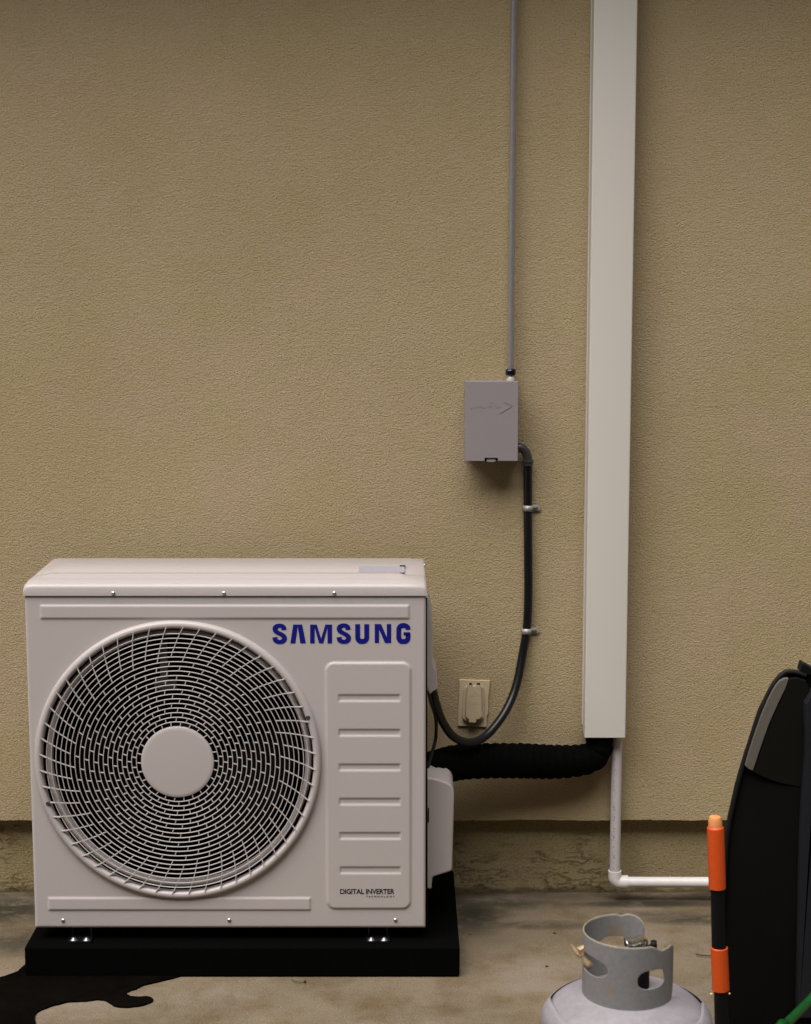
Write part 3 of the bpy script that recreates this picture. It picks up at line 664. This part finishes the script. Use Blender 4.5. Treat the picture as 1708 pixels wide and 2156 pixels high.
while zz > v1.z + 0.006:
    t_ = (v0.z - zz) / (v0.z - v1.z); xx = v0.x + (v1.x - v0.x) * t_
    if i % 9 != 7:
        for q in range(2):
            a_ = R(rq.uniform(-38, -16)); a2 = a_ + R(rq.choice((0, 12, -12))); r1 = 0.01352
            zA = zz - rq.uniform(0, 0.0035); zB = zA - rq.choice((0.0006, 0.003))
            c_ = []
            for aa, z_ in ((a_, zA), (a2 + R(5), zA), (a2 + R(5), zB - .0006), (a_, zB - .0006)):
                c_.append((xx + r1 * math.sin(aa), YV - r1 * math.cos(aa), z_))
            mk.add(c_, [(0, 1, 2, 3)])
    zz -= 0.0062; i += 1
finish('printed_marks', mk, M_pink, pip)

# ------------------------------------------------------------------ gas cylinder
TX, TY = 0.388, 2.84; TR = 0.148; ZE = 0.260; HD = 0.070
tank = thing('gas_cylinder', (TX, TY, 0), 'white propane gas cylinder with a grey handle collar standing on the concrete', 'gas cylinder')
pr = [(0, 0.03), (0.09, 0.03), (0.125, 0.045), (0.146, 0.075), (TR, 0.11), (TR, ZE)] + [(TR * math.cos(R(a_)), ZE + HD * math.sin(R(a_))) for a_ in range(6, 91, 6)]
body = finish('body', MB().lathe((TX, TY, 0), pr, 'z', 96), M_tank, tank, sharp=60)
finish('foot_ring', MB().lathe((TX, TY, 0), [(0.10, 0.0), (0.102, 0.0), (0.112, 0.045), (0.110, 0.045)], 'z', 64, closed=True), M_collar, tank)
# shrink sleeve over the shoulder, lifting off at the left and right
vs = []; na, nh = 120, 14
for i in range(na):
    a_ = 360 * i / na; lift = math.exp(-((a_ - 183) / 20) ** 2) + 0.6 * math.exp(-(min(a_, 360 - a_) / 16) ** 2)
    for k_ in range(nh + 1):
        tt = k_ / nh; ph = R(-40 + (71 + 2.5 * math.sin(a_ * 0.11)) * tt)
        rr_ = TR * math.cos(max(ph, 0)) + 0.0014 + 0.0075 * lift * max(0, tt - 0.6) / 0.4; z_ = ZE + (HD * math.sin(ph) if ph > 0 else 0.20 * math.sin(ph)) + 0.0012 * tt + 0.003 * lift * tt
        vs.append((TX + rr_ * math.cos(R(a_)), TY + rr_ * math.sin(R(a_)), z_))
fs = [(i * (nh + 1) + k_, i * (nh + 1) + k_ + 1, ((i + 1) % na) * (nh + 1) + k_ + 1, ((i + 1) % na) * (nh + 1) + k_) for i in range(na) for k_ in range(nh)]
finish('loose_sleeve', MB().add(vs, fs), M_tank, tank, solid=0.0006, sharp=60)
# collar
RC = 0.0775; zb, ztp = 0.313, 0.4305; a0, a1 = -209.0, 90.0; na, nh = 300, 66
holes = [(25.5, 0.3720, 20.5, 0.0170), (-65, 0.3835, 32.0, 0.0165), (-168, 0.372, 24.0, 0.0195)]
def topz(a_):
    z = ztp
    if a_ > 20: z -= 0.012 * sstep((a_ - 20) / 22)
    if a_ > 60: z -= 0.0165 * sstep((a_ - 60) / 30)
    if a_ < -186: z -= 0.022 * (1 - math.sqrt(max(0, 1 - ((-186 - a_) / 23) ** 2)))
    z -= 0.0035 * math.exp(-((a_ + 178) / 4.5) ** 2)
    return z
def botz(a_):
    z = zb + 0.004
    if a_ > 66: z += 0.026 * sstep((a_ - 62) / 26)
    if 40 < a_ < 58: z -= 0.006
    return z
vs = []; ins = []
def hd(a_, z):
    best = 9
    for ha, hz, wa, wz in holes:
        u_ = (a_ - ha) / wa; w_ = (z - hz) / wz
        dd = (abs(u_) ** 2.6 + abs(w_) ** 2.6) ** (1 / 2.6)
        if dd < abs(best): best = dd; 
        if dd < 1: return dd, (ha, hz, wa, wz)
    return best, None
for i in range(na + 1):
    a_ = a0 + (a1 - a0) * i / na
    for k_ in range(nh + 1):
        z = botz(a_) + (topz(a_) - botz(a_)) * k_ / nh; aa = a_; dd, hh = hd(a_, z); inside = False
        if hh:
            inside = True
            if dd > 0.84:
                inside = None
                aa = hh[0] + (a_ - hh[0]) / dd; z = hh[1] + (z - hh[1]) / dd
        ins.append(inside); vs.append((TX + RC * math.sin(R(aa)), TY - RC * math.cos(R(aa)), z))
fs = []
for i in range(na):
    for k_ in range(nh):
        q = (i * (nh + 1) + k_, i * (nh + 1) + k_ + 1, (i + 1) * (nh + 1) + k_ + 1, (i + 1) * (nh + 1) + k_)
        if any(ins[t_] is True for t_ in q) or all(ins[t_] is None for t_ in q): continue
        fs.append(q)
col = finish('collar', MB().add(vs, fs), M_collar, tank, solid=0.0024, sharp=50)
rim = [Vector((TX + RC * math.sin(R(a_)), TY - RC * math.cos(R(a_)), topz(a_) + 0.0004)) for a_ in [a0 + (a1 - a0) * i / 150 for i in range(151)]]
finish('worn_rim', MB().tube(rim, 0.0011, 8), M_crim, col)
# valve
vx, vy = TX + 0.0175, TY + 0.005
val = MB().lathe((vx, vy, 0), [(0, 0.32), (0.022, 0.322), (0.022, 0.362), (0.018, 0.372), (0.014, 0.378), (0.014, 0.400), (0, 0.400)], 'z', 20)
valve = finish('valve', val, M_black, tank)
kn = MB(); vs = []
for i in range(41):
    u_ = -1 + 2 * i / 40; x = u_ * 0.0205; dz = 0.0022 * math.sin(u_ * 4.2)
    wy = 0.017 * math.sqrt(max(0.05, 1 - u_ ** 4))
    for y, z in ((-wy, 0.401), (-wy, 0.410), (-wy * 0.5, 0.4145), (wy * 0.5, 0.4145), (wy, 0.410), (wy, 0.401)): vs.append((vx - 0.003 + x, vy + y, z + dz))
fs = [(i * 6 + k_, i * 6 + (k_ + 1) % 6, (i + 1) * 6 + (k_ + 1) % 6, (i + 1) * 6 + k_) for i in range(40) for k_ in range(6)] + [tuple(range(6)), tuple(240 + k_ for k_ in range(6))]
finish('handle', kn.add(vs, fs), M_silver, valve, sharp=50)
p = at(*z6(1160, 580), TY)
finish('outlet_plug', MB().lathe((p.x - 0.004, TY, p.z), [(0, 0.0055), (0.008, 0.0045), (0.0092, 0.0), (0.008, -0.0045), (0, -0.0055)], 'x', 20).tube([(p.x - 0.004, TY, p.z), (vx, vy, p.z - 0.022)], 0.005, 12), M_black, valve)
# yellowed tie on the left of the collar
tg = [(503, 576, 4), (522, 605, 9), (540, 640, 16), (565, 662, 20), (590, 650, 20), (598, 620, 16), (590, 600, 22), (570, 610, 26), (575, 640, 20), (595, 680, 18), (618, 715, 26), (640, 735, 30), (655, 752, 22)]
cl = [at(*z6(x, y), TY - 0.012) for x, y, r in tg]; rs = [r * 0.3044 / 1.124 / 1210 * 1.0 for x, y, r in tg]
finish('plastic_tie', MB().tube(cl, rs, 12), M_tag, tank)

# ------------------------------------------------------------------ sports bag
YG = 3.22
z7 = crop(1560, 1500, 3.85)
left = [(1150, 355), (1110, 385), (1080, 420), (1040, 475), (1000, 550), (965, 620), (930, 690), (895, 790), (860, 900), (825, 1010), (790, 1120), (745, 1270), (715, 1380), (690, 1490), (650, 1670), (620, 1850), (600, 2100), (592, 2300)]
lp = [at(*z7(x, y), YG) for x, y in left]
AX = at(1722, 1416, YG).x; ztop = at(1690, 1417, YG).z
arcp = [at(*z7(x, y), YG) for x, y in ((1180, 348), (1240, 352), (1290, 365), (1340, 382))]
lowz = 0.02
half = list(reversed(arcp)) + lp + [Vector((lp[-1].x - 0.004, YG, 0.2)), Vector((lp[-1].x, YG, 0.06)), Vector((lp[-1].x + 0.02, YG, lowz))]
outl = half + [Vector((2 * AX - v.x, v.y, v.z)) for v in reversed(half)]
bag = thing('sports_bag', (AX, YG + 0.1, 0), 'tall black rounded fabric bag with a grey reflective strip at the right edge', 'bag')
# puffed body: front outline swells toward the middle
bm_ = MB(); n = len(outl); cxy = Vector((AX, YG, 0.36)); rings = []
for sc, y in ((0.965, YG + 0.006), (0.995, YG + 0.0), (1.0, YG + 0.012), (0.985, YG + 0.03), (0.90, YG + 0.07), (0.72, YG + 0.12)):
    rings.append([Vector((cxy.x + (v.x - cxy.x) * sc, y, cxy.z + (v.z - cxy.z) * sc)) for v in outl])
fr = [[Vector((cxy.x + (v.x - cxy.x) * sc, YG + 0.006 - 0.02 * (1 - sc ** 2), cxy.z + (v.z - cxy.z) * sc)) for v in outl] for sc in (0.1, 0.4, 0.7, 0.88)]
allr = fr + rings; vs = [p for r_ in allr for p in r_]
fs = [tuple(range(n))] + [(i * n + k_, i * n + (k_ + 1) % n, (i + 1) * n + (k_ + 1) % n, (i + 1) * n + k_) for i in range(len(allr) - 1) for k_ in range(n)] + [tuple((len(allr) - 1) * n + k_ for k_ in range(n - 1, -1, -1))]
finish('shell', bm_.add(vs, fs), M_bag, bag, sharp=60)
op_ = spline([v + Vector((0, 0.002, 0)) for v in outl], 3)
finish('piping', MB().tube(op_, 0.0052, 10), M_pipe, bag)
stp = [(1182, 408), (1140, 412), (1100, 435), (1068, 474), (1040, 520), (1000, 598), (960, 690), (928, 768), (900, 850), (868, 940), (840, 1030), (812, 1118), (788, 1205), (812, 1228), (855, 1247), (888, 1148), (920, 1050), (965, 922), (1010, 800), (1055, 700), (1100, 600), (1150, 500)]
finish('reflective_strip', MB().prism([at(*z7(x, y), YG - 0.0112) for x, y in stp], (0, 0.012, 0)), M_refl, bag, bevel=0.0003)
mp_ = [(1200, 410), (1165, 480), (1110, 610), (1060, 720), (1018, 815), (975, 930), (930, 1060), (895, 1170), (862, 1262), (960, 1310), (1100, 1360), (1300, 1400), (1345, 1000), (1345, 700), (1370, 500), (1340, 430), (1260, 405)]
finish('mesh_panel', MB().prism([at(*z7(x, y), YG - 0.010) for x, y in mp_], (0, 0.011, 0)), M_mesh, bag, bevel=0.001)
pk = [(1338, 640), (1335, 700), (1345, 900), (1342, 1100), (1325, 1350), (1305, 1600), (1290, 1900), (1280, 2300), (1270, 3000), (1270, 3500)]
pp = [at(*z7(x, y), YG - 0.03) for x, y in pk]
pol = [pp[0] + Vector((0.03, 0, 0.05)), Vector((2 * AX - pp[0].x - 0.03, YG - 0.03, pp[0].z + 0.05))] + [Vector((2 * AX - v.x, v.y, v.z)) for v in pp] + list(reversed(pp))
finish('front_pocket', MB().prism(pol, (0, 0.028, 0)), M_pocket, bag, bevel=0.012, seg=5)
hn = [at(*z7(x, y), YG - 0.002) for x, y in ((1308, 262), (1440, 335), (1560, 430), (1640, 520), (1610, 560), (1480, 470), (1385, 385), (1310, 370), (1285, 342))]
finish('carry_strap', MB().prism(hn, (0, 0.03, 0)), M_black, bag, bevel=0.003)

# ------------------------------------------------------------------ banded pole leaning beside the bag
YQ = 3.12
z8 = crop(1560, 2000, 4.744)
pole = thing('banded_pole', (at(1510, 2156, YQ).x, YQ, 0), 'orange and black banded plastic pole with a pale rounded tip beside the black bag', 'pole')
def qp(px, py): return at(px, py, YQ)
a = qp(1506, 1722); b = qp(1506.5, 1738); c_ = qp(1507, 1750); d_ = qp(1510.5, 1869)
e_ = qp(1511.5, 1874); f_ = qp(1514, 1998); g_ = qp(1514.5, 1994); h_ = qp(1518, 2083); i_ = qp(1519, 2087)
foot_ = Vector((i_.x + (i_.x - f_.x) / (f_.z - i_.z) * i_.z * 0.6, YQ, 0.0))
finish('shaft', MB().tube([c_, e_, f_, i_, foot_], [0.0128, 0.0136, 0.0138, 0.0142, 0.0142], 20), M_black, pole)
finish('tip', MB().tube([a + Vector((0, 0, 0.004)), a + Vector((0, 0, 0.002)), a + Vector((0, 0, -0.004)), b, c_], [0.007, 0.0108, 0.0130, 0.0132, 0.0130], 20), M_cap, pole)
finish('orange_band', MB().tube([b + Vector((0, 0, -0.001)), b + Vector((0, 0, -0.004)), c_, d_, d_ + Vector((0, 0, -0.001))], [0.0130, 0.0158, 0.0163, 0.0163, 0.0150], 24), M_orange, pole)
lug = [qp(1521, 1745), qp(1521.3, 1748), qp(1521.8, 1850)]
finish('clip', MB().tube([v + Vector((0, 0.006, 0)) for v in lug], [0.0035, 0.0048, 0.0030], 10), M_orange, pole)
finish('orange_band', MB().tube([g_, g_ + Vector((0, 0, -0.001)), h_, h_ + Vector((0.0001, 0, -0.001))], [0.0150, 0.0166, 0.0166, 0.0152], 24), M_orange, pole)
for x, y in ((588, 1672), (788, 1668)):
    p = at(*z8(x, y), YQ - 0.006)
    finish('bead', MB().lathe(p, [(0, 0.0022), (0.0020, 0.0015), (0.0030, 0), (0.0020, -0.0015), (0, -0.0022)], 'z', 10), M_seed, pole)

# ------------------------------------------------------------------ green hose
hp = [Vector((0.45, 2.86, 0.012)), Vector((0.60, 2.84, 0.012)), Vector((0.655, 2.90, 0.05)), at(1640, 2174, 3.0), at(1656, 2156, 3.04), at(1681, 2131, 3.08), at(1708, 2104, 3.12), at(1745, 2062, 3.15), at(1800, 2010, 3.17), at(1880, 1990, 3.17), at(1950, 2040, 3.14), at(1985, 2140, 3.1), Vector((1.02, 3.05, 0.05)), Vector((1.05, 2.98, 0.012)), Vector((1.2, 2.85, 0.012))]
tag(finish('garden_hose', MB().tube(spline(hp, 10), 0.0090, 20), M_green), 'green garden hose looping up in front of the black bag', 'hose')
